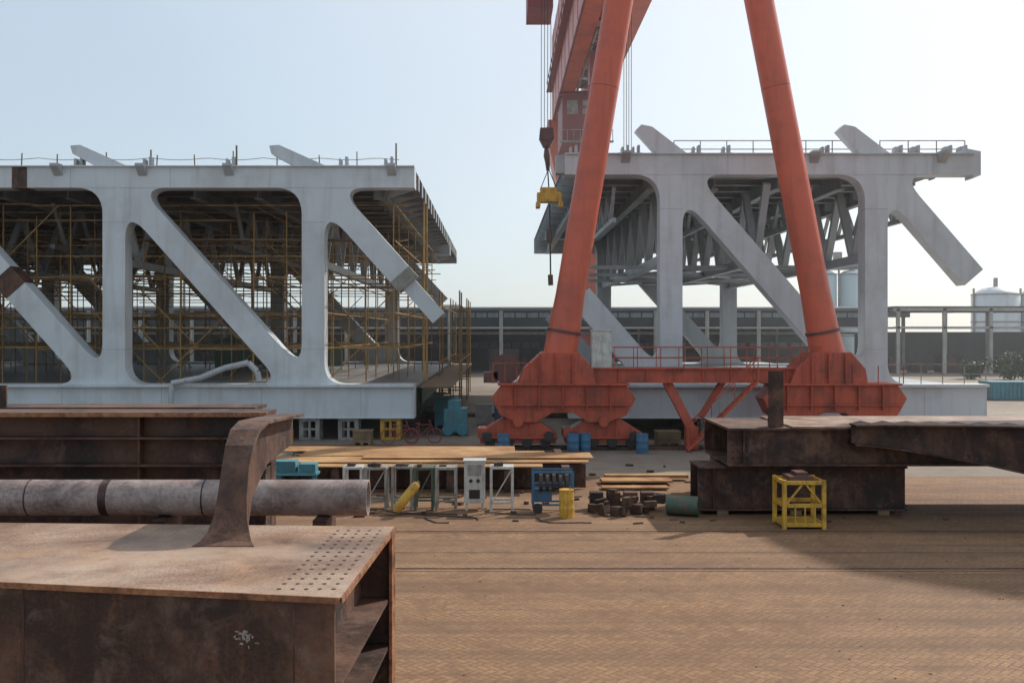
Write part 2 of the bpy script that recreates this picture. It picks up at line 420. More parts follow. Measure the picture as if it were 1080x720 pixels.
# ------------------------------------------------------------ scaffolding
gs=group('scaffolding')
m=MB(); mp=MB()
xs=[]; x=-47
while x<-4.3: xs.append(x); x+=1.75
lifts=[2.45+1.75*i for i in range(6)]
for yy in (48.6,51.5,56,61,66,71,76.5):
    for x in xs:
        if random.random()<0.12: continue
        xx=x+R(-.12,.12); m.cyl((xx,yy,2.45),(xx+R(-.05,.05),yy,11.4-R(0,.8)),.036,n=5,cap=False)
    for z in lifts[1:]:
        a=-47
        while a<-4.5:
            b=min(a+R(4,14),-4.4)
            if random.random()<.85: m.bar((a,yy+.06,z+R(-.05,.05)),(b,yy+.06,z+R(-.05,.05)),.06)
            if random.random()<.5: m.bar((a,yy+.06,z+1),(b,yy+.06,z+1),.05)
            a=b
        if random.random()<.8:
            a=R(-46,-15); b=min(a+R(4,14),-5); mp.box(a,b,yy,yy+1.1,z+.04,z+.09)
    for k in range(9):
        a=R(-46,-8); s=random.choice((-1,1)); z=random.choice(lifts[:4]); m.bar((a,yy-.06,z),(a+3.5*s if a+3.5*s<-4.4 else a-3.5,yy-.06,z+3.5),.055)
for x in xs[::2]:
    for z in lifts[1:]: m.bar((x,48.6,z),(x,76.5,z),.055)
m.obj('tubes',M_scaf,gs); mp.obj('planks',M_plank,gs)
m=MB()
for i in range(7):
    a=R(-45,-12); m.box(a,a+R(1.5,3),55+i*3,55.03+i*3,2.6,R(3.6,5))
m.obj('nets',M_net,gs)
gs2=group('scaffold_tower'); m=MB()
for yy in (47.2,49,60,63,74,78,83):
    for x in (-3.5,-2.3):
        if yy<50 and x>-3: continue
        m.cyl((x,yy,0 if yy>50 else 2.6),(x,yy,11.2 if yy<50 else 7.5),.045,n=6)
    for z in (1.5,3.2,4.9,6.6): 
        if yy>50: m.bar((-3.6,yy,z),(-2.2,yy,z),.06)
for z in (3.2,4.9,6.6):
    for x in (-3.5,-2.3): m.bar((x,60,z),(x,83,z),.05)
m.obj('tubes',M_scaf,gs2)
m=MB(); m.box(-3.8,-2.2,48,84,2.3,2.36); m.obj('platform_boards',M_plank,gs2)
m=MB(); m.box(-3.84,-3.8,50,84,1.4,2.3); m.obj('edge_netting',M_net,gs2)
g=group('flexible_duct'); m=MB()
pts=[(-14.9,45.5,2.66),(-13.6,45.5,2.9),(-12.5,45.5,3.35),(-11.4,45.5,3.6),(-11.0,45.5,3.2),(-10.9,45.5,2.75)]
for a,b in zip(pts,pts[1:]): m.cyl(a,b,.14,n=10)
m.cyl((-14.9,45.5,2.66),(-15.0,45.5,0.4),.13,n=10)
m.obj('hose',M_seam,g)

# ------------------------------------------------------------ gantry crane
gc=group('gantry_crane')
m=MB()
CY=42.5
def leg(m,p,q):
    p=Vector(p);q=Vector(q); 
    m.rings([(p,.78),(p+(q-p)*.05,.70),(p+(q-p)*.12,.62),(p+(q-p)*.5,.61),(q,.61)],n=32)
leg(m,(2.55,CY,3.3),(7.1,CY,30.8)); leg(m,(14.2,CY,3.3),(8.9,CY,30.8))
m.obj('near_legs',M_red,gc)
m=MB()
for (p,q) in (((2.55,CY,3.3),(7.1,CY,30.8)),((14.2,CY,3.3),(8.9,CY,30.8))):
    p=Vector(p);q=Vector(q)
    for s,r in ((.062,.735),(.19,.618),(.44,.615)):
        c=p+(q-p)*s; e=(q-p).normalized()*(.06 if s<.1 else .012); m.cyl(c-e,c+e,r,n=32)
m.obj('flange_rings',M_ring,gc)
m=MB(); m.box(3.3,14.0,CY-.5,CY+.5,2.9,3.44); m.box(3.3,14.0,CY-.65,CY+.65,3.44,3.49); m.box(3.3,14.0,CY-.6,CY+.6,2.86,2.9)
for i in range(9): m.box(3.9+i*1.18,3.94+i*1.18,CY-.6,CY-.5,2.9,3.44)
m.obj('sill_beam',M_redb,gc)
def base(ox):
    m=MB()
    m.prism([(ox+.75,2.83),(ox+1.0,3.45),(ox+1.75,4.15),(ox+3.3,4.15),(ox+3.9,3.45),(ox+4.0,2.83)],'y',CY-.85,CY+.85)
    m.prism([(ox+.1,2.78),(ox+5.3,2.78),(ox+5.7,2.2),(ox+5.3,1.5),(ox+4.5,1.2),(ox+3.7,1.2),(ox+3.1,1.6),(ox+2.2,1.6),(ox+1.5,1.2),(ox+.7,1.2),(ox+.0,1.5),(ox-.35,2.2)],'y',CY-.7,CY+.7)
    m.box(ox-.1,ox+5.4,CY-.95,CY+.95,2.76,2.85)
    for bx in (ox-.85,ox+2.75):
        m.prism([(bx,.3),(bx+3.2,.3),(bx+3.25,.75),(bx+2.3,1.35),(bx+.95,1.35),(bx,.8)],'y',CY-.5,CY+.5)
        m.box(bx-.1,bx+.35,CY-.6,CY+.6,.55,.95)
        m.box(bx-.02,bx+3.27,CY-.62,CY-.5,.5,.58); m.box(bx+1.0,bx+1.05,CY-.6,CY-.5,.58,1.3);m.box(bx+2.1,bx+2.15,CY-.6,CY-.5,.58,1.3)
        m.cyl((bx+1.6,CY-.8,1.25),(bx+1.6,CY+.8,1.25),.22,n=16)
    for i in range(5): m.box(ox+.6+i*1.0,ox+.65+i*1.0,CY-.9,CY-.7,1.7,2.76)
    m.box(ox+.0,ox+5.4,CY-.85,CY-.7,1.9,1.95)
    for i in range(3): m.box(ox+1.6+i*.7,ox+1.65+i*.7,CY-1.0,CY-.85,2.85,4.1)
    m.obj('bogie_frame',M_redb,gc,0.02)
    m=MB()
    for bx in (ox-.85,ox+2.75):
        for i in range(4): m.cyl((bx+.42+i*.78,CY-.56,.37),(bx+.42+i*.78,CY+.56,.37),.23,n=18)
        m.cyl((bx+.3,CY-.9,.62),(bx+.3,CY-.5,.62),.2,n=12); m.cyl((bx+2.9,CY-.9,.62),(bx+2.9,CY-.5,.62),.2,n=12)
        m.box(bx+.1,bx+.5,CY-1.0,CY-.9,.45,.8); m.box(bx+2.7,bx+3.1,CY-1.0,CY-.9,.45,.8)
    m.obj('wheels_and_motors',M_black,gc)
base(0.1); base(11.5)
m=MB(); m.cyl((.35,CY-.4,3.45),(.35,CY-.34,3.45),.62,n=28); m.cyl((.35,CY-.1,3.45),(.35,CY-.04,3.45),.62,n=28); m.cyl((.35,CY-.34,3.45),(.35,CY-.1,3.45),.42,n=24)
m.bar((.35,CY-.2,2.8),(.35,CY-.2,3.3),.25); m.box(-.6,0.0,CY-.4,CY+.3,2.85,3.3); m.obj('cable_reel',M_ring,gc)
m=MB()
for yy in (CY-.6,CY+.6):
    for i in range(10): x=4.9+i*.98; m.bar((x,yy,3.49),(x,yy,4.35),.035)
    for z in (3.9,4.35): m.bar((4.9,yy,z),(13.7,yy,z),.035)
for i in range(5): m.bar((-.2+i*.5,CY-.9,2.85),(-.2+i*.5,CY-.9,3.7),.035)
m.bar((-.2,CY-.9,3.7),(1.8,CY-.9,3.7),.035)
for i in range(6): m.bar((11.7+i*1.05,CY-.9,2.85),(11.7+i*1.05,CY-.9,3.6),.035)
m.obj('handrails',M_redb,gc)
m=MB(); m.box(3.95,4.8,CY-.6,CY-.05,3.5,5.05); m.box(3.9,4.85,CY-.65,CY,5.05,5.1); m.box(4.0,4.36,CY-.615,CY-.6,3.6,4.95); m.box(4.39,4.75,CY-.615,CY-.6,3.6,4.95)
m.obj('electrical_cabinet',M_white,gc)
m=MB()
m.bar((7.2,CY,2.9),(8.2,CY-.3,.9),.36,.36,up=(0,1,0)); m.bar((8.2,CY-.3,1.0),(8.2,CY-.3,0.05),.5); m.bar((9.6,CY,2.9),(8.6,CY-.3,1.4),.22)
for yy in (CY-1.2,CY-.75): m.bar((10.8,yy,2.95),(7.9,yy,.1),.09,.16,up=(0,1,0)); m.bar((10.8,yy,3.9),(7.9,yy,1.05),.04)
for i in range(11):
    s=i/10; m.bar((10.8-2.9*s,CY-1.2,2.95-2.85*s),(10.8-2.9*s,CY-.75,2.95-2.85*s),.06,.12)
for i in range(4):
    s=i/3; m.bar((10.8-2.9*s,CY-1.2,2.95-2.85*s),(10.8-2.9*s,CY-1.2,3.9-2.85*s),.035)
m.obj('access_stair',M_redb,gc)
m=MB()
m.box(6.9,8.4,38,127,31,42.5); m.box(10.6,12.1,38,127,31,42.5)
for i in range(9): m.box(8.4,10.6,84+i*5,84.6+i*5,33,33.8)
m.box(6.2,12.6,122,127.4,27.9,31)
m.box(6.6,12.4,40,44,30.2,31)
m.obj('main_girders',M_red,gc)
m=MB()
for i in range(12): m.box(6.86,6.9,64+i*5.4,64.15+i*5.4,31,42.5)
m.box(6.7,6.9,38,127,30.9,31.05); m.box(6.2,6.9,60,127,35.5,35.6)
for i in range(20): m.bar((6.25,62+i*3.3,35.6),(6.25,62+i*3.3,36.6),.08)
m.bar((6.25,60,36.6),(6.25,127,36.6),.08)
m.obj('girder_stiffeners_and_walkway',M_redd,gc)
m=MB(); V=[(6.3,122,27.9),(12.9,122,27.9),(12.9,127,27.9),(6.3,127,27.9),(10.3,123,0),(12.9,123,0),(12.9,126,0),(10.3,126,0)]
Vm=[(9.0,122.6,15),(12.9,122.6,15),(12.9,126.4,15),(9.0,126.4,15)]
m.add(V[:4]+Vm+V[4:],[(0,1,5,4),(1,2,6,5),(2,3,7,6),(3,0,4,7),(4,5,9,8),(5,6,10,9),(6,7,11,10),(7,4,8,11)])
m.obj('far_leg',M_red,gc)
m=MB()
m.box(7.0,12.2,108,116,25.6,30.6); m.box(6.6,12.5,107.8,116.2,30.6,30.9)
m.box(2.1,3.9,70,74,27.8,43.5); m.box(2.1,13,70,74,42.6,44); m.box(1.6,13,45,49,42.6,44.5)
m.box(8.7,10.4,84,86,29.0,30.9); m.box(8.5,10.5,92,94,28.0,30.9)
for i in range(5):
    z=34-i*1.0; m.box(8.5,10.5,86+i*4,86.4+i*4,z-2,z-1.9)
m.obj('trolley_and_machinery_cabin',M_redd,gc)
m=MB()
for i in range(7):
    m.bar((8.6,88+i*3,31.2),(10.4,90+i*3,32.6),.14); m.bar((10.4,88+i*3,31.2),(8.6,90+i*3,32.6),.14)
for x in (8.6,10.4): m.bar((x,86,31.1),(x,112,31.1),.2); m.bar((x,86,32.6),(x,112,32.6),.12)
for x0,x1 in ((7.5,8.7),(9.2,10.2),(10.5,11.5)): m.box(x0,x1,107.9,107.98,28.6,30.1)
for i in range(9): m.bar((6.8+i*.7,107.4,25.6),(6.8+i*.7,107.4,26.8),.07)
m.bar((6.8,107.4,26.8),(12.4,107.4,26.8),.07); m.box(6.7,12.5,107.2,108,25.5,25.6)
m.obj('inspection_stairs',M_stand,gc)
m=MB()
for x in (2.05,2.2,2.35,2.5): m.bar((x,47.0,14.6),(x+.05,47.0,42.8),.03)
for x in (7.6,7.75,7.9,8.05): m.bar((x,60,14.5),(x,60,31.0),.035)
m.bar((2.28,47,14),(2.42,47,11.6),.06)
for dx in (-.4,.4): m.bar((2.4,47,12.7),(2.4+dx,47,11.7),.04)
m.bar((2.45,47,11.0),(2.5,47,7.2),.07)
m.obj('hoist_ropes',M_black,gc)
m=MB(); m.prism([(2.0,14.6),(2.6,14.6),(2.65,14.1),(2.45,13.7),(2.15,13.7),(1.95,14.1)],'y',46.8,47.2); m.cyl((2.3,46.75,14.3),(2.3,47.25,14.3),.3,n=16)
m.rings([((2.3,47,13.7),.1),((2.32,47,13.3),.16),((2.35,47,13.0),.12),((2.37,47,12.6),.08)],n=10)
m.cyl((2.44,47,9.8),(2.46,47,9.2),.12,n=8); m.cyl((2.48,47,7.7),(2.5,47,7.2),.12,n=8)
m.obj('hook_block',M_ring,gc)
m=MB(); m.box(1.85,3.0,46.7,47.3,11.1,11.55); m.box(2.0,2.8,46.8,47.2,11.55,11.8); m.box(1.8,2.0,46.6,47.4,10.85,11.1); m.box(2.85,3.05,46.6,47.4,10.85,11.1)
m.obj('lifting_spreader',M_yel,gc,0.02)

# ------------------------------------------------------------ background shed
def shed(x0,x1,y0,y1,ztop,tagname='industrial_shed'):
    g=group(tagname)
    m=MB(); m.box(x0,x1,y0-.4,y0,ztop-.35,ztop); 
    m.add([(x0,y0,ztop-.1),(x1,y0,ztop-.1),(x1,(y0+y1)/2,ztop+.5),(x0,(y0+y1)/2,ztop+.5),(x1,y1,ztop-.1),(x0,y1,ztop-.1)],[(0,1,2,3),(3,2,4,5)])
    m.obj('roof',M_shedroof,g)
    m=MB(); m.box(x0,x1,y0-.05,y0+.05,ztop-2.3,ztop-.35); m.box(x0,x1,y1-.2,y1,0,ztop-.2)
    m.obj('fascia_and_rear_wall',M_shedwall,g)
    m=MB(); x=x0+1
    while x<x1:
        for k in range(4):
            a=x+.35+k*1.42; m.box(a,a+1.25,y0-.08,y0-.055,ztop-1.15,ztop-.6); m.box(a,a+1.25,y1-.25,y1-.21,2.6,3.4)
        x+=6.2
    m.obj('window_bands',M_glaz,g)
    m=MB(); x=x0+1
    while x<x1:
        m.box(x-.22,x+.22,y0-.3,y0-.09,0,ztop-.36); m.box(x-.06,x+.06,y0-.45,y0-.4,0.8,ztop-.4)
        m.box(x-.15,x+.15,y0+14,y0+14.4,0,ztop-.4)
        x+=6.2
    m.box(x0,x1,y0-.35,y0-.09,ztop-2.5,ztop-2.3)
    m.obj('columns',M_col,g)
    m=MB(); x=x0+4
    while x<x1:
        m.box(x,x+R(1,4),y0+R(3,9),y0+12,0,R(1.2,3)); x+=R(4,8)
    m.obj('stored_steel',M_rdark,g)
    m=MB()
    m.box(x0,x1,y0+2,y0+2.5,ztop-3.2,ztop-2.9)
    m.obj('crane_rail_beam',M_stand,g)
shed(-75,47,120,150,7.9)
g=group('open_steel_frame'); m=MB()
for i in range(10):
    x=47.3+i*5.5
    for y in (118,130): m.box(x,x+.4,y,y+.3,0,7.8)
    m.bar((x+.2,118,7.6),(x+.2,130,7.6),.3)
for y in (118,130):
    m.box(47,100,y,y+.25,7.5,7.9); m.box(47,100,y,y+.2,5.4,5.65)
m.obj('columns_and_beams',M_col,g)
m=MB(); m.box(47,100,131,131.2,0,5.0); m.obj('rear_cladding',M_shedroof,g)
m=MB(); m.box(47,100,117.8,130,7.95,8.05); m.obj('roof_sheet',M_shedroof,g)
m=MB()
for i in range(14): a=48+i*3.4; m.box(a,a+R(1,2.6),122,125,0,R(.8,2.8))
m.obj('stored_steel',M_rdark,g)
def tank(x,y,r,h,mat,name):
    g=group(name); m=MB(); m.rings([((x,y,0),r),((x,y,h),r),((x,y,h+r*.28),r*.55),((x,y,h+r*.36),.1)],n=28); m.obj('shell',mat,g)
    m=MB()
    for z in (h*.3,h*.6,h): m.cyl((x,y,z-.1),(x,y,z+.1),r+.06,n=28)
    m.cyl((x,y,h+r*.3),(x,y,h+r*.3+1.6),.35,n=8)
    m.bar((x-r-.15,y-.5,0),(x-r-.15,y-.5,h+1),.25)
    m.obj('hoops_and_vent',M_stand,g)
tank(80,160,3.6,11,M_tank,'storage_tank'); tank(87.5,160,3.6,11,M_tank,'storage_tank')
tank(54,165,2.1,14.5,M_tankg,'silo'); tank(58.6,165,2.1,14.5,M_tankg,'silo')
g=group('silo_gantry'); m=MB(); m.box(52.5,60.5,164,166,15.3,15.6)
for x in (56.3,): m.box(x-.6,x+.6,164.5,165.5,15.6,18.2)
for i in range(9): m.bar((52.6+i,164,15.6),(52.6+i,164,16.5),.08)
m.obj('walkway',M_stand,g)
for x in (36.2,40.6):
    g=group('shipping_container'); m=MB(); m.box(x,x+4.2,73,75,0.05,1.35)
    for i in range(14): m.box(x+.1+i*.3,x+.2+i*.3,72.96,73.0,.15,1.25)
    m.obj('shell',M_teal,g)
def shrub(x,y,z,r,name='shrub'):
    g=group(name); m=MB(); m.rings([((x,y,0),.12),((x+.05,y,z*.6),.06)],n=6)
    for k in range(4): a=k*1.6; m.bar((x,y,z*.45),(x+math.cos(a)*r*.6,y+math.sin(a)*r*.6,z),.05)
    m.obj('trunk',M_plank,g)
    m=MB()
    cl=[(R(-r,r),R(-r,r),R(-.7,.5)*r,R(.35,.6)*r) for _ in range(14)]
    for cx,cy,cz,cr in cl:
        for _ in range(170):
            v=Vector((random.gauss(0,1),random.gauss(0,1),random.gauss(0,1))).normalized()*cr*R(.4,1)
            c=Vector((x+cx,y+cy,max(.1,z+cz)))+v
            if c.z<0.05: continue
            a=Vector((R(-1,1),R(-1,1),R(-1,1)))*.17; b=Vector((R(-1,1),R(-1,1),R(-1,1)))*.17
            m.add([c,c+a,c+a+b,c+b],[(0,1,2,3)])
    m.obj('crown',M_leaf,g)
for x,y,z,r in ((53.5,104,1.8,1.6),(57,104,2.3,2.0),(50.5,106,1.1,1.1)): shrub(x,y,z,r)

# ------------------------------------------------------------ yard: plates and stands
g=group('rusty_plate_stack')
m=MB()
m.box(-7.4,2.9,31.6,33.0,.84,.88); m.box(-6.6,1.6,33.1,34.4,.86,.90); m.box(-7.8,.6,34.5,35.9,.85,.89); m.box(-4.4,3.1,32.2,33.6,.91,.94)
m.box(-7.0,1.4,30.9,31.5,.80,.835)
m.obj('plates',M_ror,g)
m=MB()
for x in (-7,-5.2,-3.4,-1.6,.2,2.0): m.box(x,x+.25,31,35.8,0,.80)
m.box(-7.3,2.8,31.7,31.76,.05,.80); m.box(-7.2,2.8,33.2,33.3,.4,.84)
m.obj('bearers',M_rdark,g)
g=group('rusty_flat_bars'); m=MB(); m.box(3.4,5.7,32.4,33.2,.1,.16); m.box(3.6,6.4,33.4,33.8,.1,.2); m.box(3.3,5.4,31.4,31.9,.05,.1); m.obj('bars',M_ror,g)
def stool(x,y,w,d,h,mat,name='steel_stand',dark=False):
    g=group(name); m=MB()
    m.box(x,x+w,y,y+d,h-.07,h)
    for a in (0,w-.07):
        for b in (0,d-.07): m.box(x+a,x+a+.07,y+b,y+b+.07,0.004,h-.07)
    m.box(x+.07,x+w-.07,y+.01,y+.06,.25,.31); m.box(x+.07,x+w-.07,y+d-.06,y+d-.01,.25,.31)
    m.bar((x+.07,y+.03,.3),(x+w-.07,y+.03,h-.1),.035) if dark else None
    m.obj('frame',mat,g,0.006)
    m=MB(); zz=h
    for i in range(random.randint(1,3)):
        a=x+R(.02,w*.4); m.box(a,a+R(.12,.3),y+R(0,.2),y+R(.3,.5),zz,zz+R(.03,.12))
    m.obj('tools_on_top',M_rdark,g)
stool(-4.35,27.9,.55,.6,1.22,M_white); stool(-3.72,27.8,.62,.6,1.22,M_stand,dark=True); stool(-3.0,28.0,.6,.6,1.22,M_stand)
stool(-2.35,27.9,.55,.6,1.2,M_green,dark=True); stool(-1.75,27.8,.6,.6,1.22,M_stand); stool(-.22,27.5,.66,.6,1.28,M_white,dark=True)
g=group('electrical_cabinet'); m=MB(); m.box(-.94,-.36,27.8,28.3,.22,1.38); m.box(-.97,-.33,27.77,28.33,1.38,1.42)
m.box(-.9,-.84,27.85,27.9,0,.22);m.box(-.46,-.4,27.85,27.9,0,.22)
m.mi=1; m.box(-.84,-.46,27.785,27.8,1.0,1.3); m.mi=2; m.cyl((-.75,27.76,.85),(-.75,27.8,.85),.05,n=12); m.cyl((-.55,27.76,.85),(-.55,27.8,.85),.05,n=12); m.box(-.8,-.5,27.79,27.8,.35,.6)
m.obj('body',[M_white,M_stand,M_hole],g)
g=group('gas_cylinder'); m=MB(); p=Vector((-2.78,27.0,.16)); q=Vector((-2.15,27.2,.92)); e=(q-p)
m.rings([(p,.11),(p+e*.05,.13),(p+e*.82,.13),(p+e*.92,.09),(p+e*.96,.04),(q,.04)],n=16); m.obj('bottle',M_yel,g)
g=group('wire_reel_trolley'); m=MB()
for x in (.95,2.05):
    for y in (27.5,28.1): m.box(x,x+.06,y,y+.06,.15,1.15)
for y in (27.5,28.1):
    for z in (.2,.7,1.1): m.box(.95,2.11,y+.01,y+.05,z,z+.05)
m.box(1.0,1.5,27.6,28.05,.3,.65); m.obj('frame',M_blue,g)
m=MB()
for k in range(5): m.cyl((1.15+.18*k,27.62,.82),(1.24+.18*k,27.62,.82),.25-.02*(k%2),n=18)
for x in (1.1,1.95): m.cyl((x,27.42,.14),(x,27.5,.14),.135,n=16)
m.obj('reel_and_wheels',M_black,g)
def barrel(x,y,r,h,mat,name='steel_drum'):
    g=group(name); m=MB(); a=[((x,y,.006),r)]
    for k in (.33,.66): a+=[((x,y,h*k-.03),r),((x,y,h*k),r*1.05),((x,y,h*k+.03),r)]
    a+=[((x,y,h),r)]; m.rings(a,n=20); m.cyl((x,y,h),(x,y,h+.015),r*1.03,n=20); m.cyl((x+r*.5,y,h+.015),(x+r*.5,y,h+.04),.03,n=8); m.obj('shell',mat,g)
barrel(1.86,26.9,.2,.74,M_yel)
for x,y in ((.25,41),(3.1,41),(5.95,41),(3.6,41.2)): barrel(x,y,.25,.8,M_blue)
g=group('scrap_steel_pile'); m=MB()
for i in range(22):
    x=R(2.5,4.4);y=R(27,28);z=.004+R(0,.35)*(i%2); w=R(.12,.3); m.bar((x,y,z+w/2),(x+R(.1,.35),y+R(-.3,.3),z+w/2+R(-.02,.05)),w,w*.9)
for k in range(4):
    x=2.6+k*.48; m.box(x,x+.36,27.9,28.3,.004,.5); m.box(x+.05,x+.1,27.88,27.9,.1,.4)
m.obj('offcuts',M_rdark,g)
g=group('toppled_drum'); m=MB(); m.rings([((4.65,27.3,.28),.27),((4.9,27.2,.28),.27),((4.92,27.19,.28),.285),((4.95,27.18,.28),.27),((5.45,27.0,.28),.27)],n=20); m.obj('shell',M_green,g)
g=group('tool_box'); m=MB(); m.box(-6.75,-6.1,30.0,30.5,.75,1.1); m.box(-6.0,-5.5,30.0,30.5,.75,1.02); m.box(-6.78,-5.45,29.95,30.55,.68,.75)
for x in (-6.7,-5.6): m.box(x,x+.07,30,30.07,0.004,.68); m.box(x,x+.07,30.4,30.47,0.004,.68)
m.obj('boxes_on_table',M_teal,g)
g=group('welding_hose'); m=MB()
for s in range(5):
    x=R(-4,1.5); y=R(26.2,27.3); pr=Vector((x,y,.025)); a=R(0,6)
    for k in range(22):
        a+=R(-.6,.6); q=pr+Vector((math.cos(a)*.16,math.sin(a)*.10,0)); q.y=max(26.0,min(28,q.y)); m.bar(pr,q,.025); pr=q
m.obj('hoses',M_black,g)
g=group('scattered_debris'); m=MB()
for i in range(150):
    x=R(-4.5,12); y=random.choice((R(26,31),R(28,38))); s=R(.03,.14); m.bar((x,y,.004+s/3),(x+R(-.3,.3),y+R(-.15,.15),.004+s/3),s,s*.6)
for i in range(45):
    x=R(-2,12); y=R(14,26); s=R(.01,.022); m.bar((x,y,.004+s/3),(x+R(-.05,.05),y+R(-.04,.04),.004+s/3),s,s*.6)
m.obj('bits',M_rface,g)
g=group('yellow_steel_cage'); m=MB(); x0,x1,y0,y1,h=7.22,8.32,25.2,26.2,1.25
for x in (x0,x1-.1):
    for y in (y0,y1-.1): m.box(x,x+.1,y,y+.1,.004,h)
for z in (.06,.55,h-.12):
    for y in (y0+.01,y1-.09): m.box(x0+.1,x1-.1,y,y+.08,z,z+.1)
    for x in (x0+.01,x1-.09): m.box(x,x+.08,y0+.1,y1-.1,z,z+.1)
for i in range(3): m.box(x0+.3+i*.25,x0+.34+i*.25,y0+.02,y0+.06,.16,.55)
m.box(x0+.03,x1-.03,y0+.03,y1-.03,.1,.14)
m.bar((x0+.1,y0+.05,.64),(x0+.5,y0+.05,1.13),.05); m.bar((x1-.1,y0+.05,.64),(x1-.5,y0+.05,1.13),.05)
m.obj('frame',M_yel,g,0.008)
m=MB(); m.box(x0+.2,x1-.3,y0+.1,y1-.2,h-.02,h+.08); m.box(x0+.4,x0+.7,y0+.2,y1-.3,h+.08,h+.17); m.obj('steel_packers',M_ring,g)

# ------------------------------------------------------------ rusty girders at right
def igirder(m,x0,x1,y0,y1,z0,z1,tf=.05,st=1.5):
    m.box(x0,x1,y0,y1,z1-tf,z1); m.box(x0,x1,y0,y1,z0,z0+tf); ym=(y0+y1)/2
    for y in (y0+.18,y1-.2): m.box(x0,x1,y,y+.03,z0+tf,z1-tf)
    x=x0+.4
    while x<x1: m.box(x,x+.025,y0+.03,y0+.18,z0+tf,z1-tf); x+=st
g=group('rusty_box_girder'); m=MB(); igirder(m,5.5,11.2,27.2,28.6,.12,1.32,st=9); m.obj('girder',M_rdark,g)
m=MB()
for x in (6,8,10.4): m.box(x,x+.3,27.2,28.6,.004,.12)
m.obj('timbers',M_plank,g)
g=group('rusty_box_girder'); m=MB(); igirder(m,6.2,26,26.7,30.0,1.40,2.42,tf=.06,st=30); m.obj('girder',M_rface,g)
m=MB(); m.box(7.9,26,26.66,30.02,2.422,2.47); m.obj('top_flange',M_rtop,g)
m=MB(); m.box(6.6,6.9,27.2,28.6,1.32,1.40); m.box(10.6,10.9,27.2,28.6,1.32,1.40); m.box(20,20.3,27,29.5,0,1.4); m.obj('packers',M_plank,g)
m=MB(); m.box(7.35,7.75,27.0,27.06,2.43,3.95); m.box(7.4,7.7,27.06,27.3,2.43,2.9); m.obj('upright_plate',M_rdark,g)
m=MB()
for i in range(4):
    for j in range(4): m.cyl((6.35+i*.13,26.855,1.6+j*.18),(6.35+i*.13,26.878,1.6+j*.18),.03,n=8)
m.obj('bolt_heads',M_hole,g)
g=group('rusty_box_girder'); m=MB(); igirder(m,6.6,12,30.8,32.0,1.3,2.15,st=1.2); m.box(6.8,7.2,30.9,31.9,0,1.3); m.box(11,11.4,30.9,31.9,0,1.3); m.obj('girder',M_rdark,g)
g=group('curved_rusty_girder'); m=MB(); mt=MB()
def cp(i):
    u=i/14; x=9.4+8.2*u; y=26.45-3.3*u**1.7; zt_=2.52+.10*u; zb_=2.05-.75*min(1,u*1.8)**1.4; return x,y,zt_,zb_
for i in range(14):
    x0,y0,a0,b0=cp(i); x1,y1,a1,b1=cp(i+1)
    m.add([(x0,y0,b0),(x1,y1,b1),(x1,y1,a1),(x0,y0,a0),(x0,y0+.04,b0),(x1,y1+.04,b1),(x1,y1+.04,a1),(x0,y0+.04,a0)],[(0,1,2,3),(7,6,5,4),(0,4,5,1),(3,2,6,7)])
    m.add([(x0,y0-.3,b0),(x1,y1-.3,b1),(x1,y1+.5,b1),(x0,y0+.5,b0),(x0,y0-.3,b0-.04),(x1,y1-.3,b1-.04),(x1,y1+.5,b1-.04),(x0,y0+.5,b0-.04)],[(0,1,2,3),(7,6,5,4),(0,4,5,1),(3,2,6,7)])
    mt.add([(x0,y0-.35,a0),(x1,y1-.35,a1),(x1,y1+1.0,a1),(x0,y0+.2,a0),(x0,y0-.35,a0+.04),(x1,y1-.35,a1+.04),(x1,y1+1.0,a1+.04),(x0,y0+.2,a0+.04)],[(0,1,2,3),(7,6,5,4),(0,4,5,1),(3,2,6,7)])
m.obj('web_and_flange',M_rdark,g); mt.obj('top_flange',M_rface,g)
m=MB(); 
for x in (15.2,16.8): 
    for y in (23.6,24.9): m.box(x,x+.14,y,y+.14,0.004,1.2)
    m.box(x-.02,x+.16,23.6,25.1,1.2,1.27)
m.obj('trestle',M_ring,g)
# added plate on posts, out of view, shaped to cast the paving shadow
g=group('unseen_shadow_plate'); m=MB()
m.prism([(20.4,14.6),(21.4,16.4),(25.5,20.0),(31,23.0),(38,24.5),(38,15),(31,13.2),(25,13.0),(21.5,13.6)],'y',36,36.7)
for x in (31,36): m.box(x,x+.7,36,36.7,0.004,14)
m.box(30,38,35,38,0.004,.25)
m.obj('shadow_plate',M_rface,g)

# ------------------------------------------------------------ foreground left
g=group('rusty_girder_section')
m=MB(); zt=3.4
top=[(-.95,6.0),(-.85,8.2),(-8,8.55),(-8,7.2)]
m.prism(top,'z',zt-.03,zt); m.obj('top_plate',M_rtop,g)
m=MB(); sl=(7.2-6.0)/(-8+.95)
def fy(x): return 6.0+(x+.95)*sl
m.prism([(-.96,5.985),(-8,7.185),(-8,7.2-.002),(-.95,6.0-.002)],'z',zt-.035,zt+.003)
m.prism([(-.945,6.0),(-.845,8.2),(-.835,8.2),(-.935,5.99)],'z',zt-.034,zt+.002)
m.obj('flame_cut_edge',M_redge,g)
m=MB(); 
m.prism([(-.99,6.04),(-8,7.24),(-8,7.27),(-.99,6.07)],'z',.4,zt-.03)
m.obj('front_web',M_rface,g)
m=MB()
m.prism([(-1.22,6.1),(-1.12,8.2),(-1.14,8.2),(-1.24,6.1)],'z',.4,zt-.03)
m.prism([(-.86,8.17),(-8,8.5),(-8,8.53),(-.86,8.2)],'z',.4,zt-.03)
for z in (2.80,2.42,1.8): m.prism([(-1.22,6.08),(-.975,6.08),(-.89,8.16),(-1.12,8.16)],'z',z,z+.03)
m.obj('end_diaphragm_and_shelves',M_rdark,g)
m=MB()
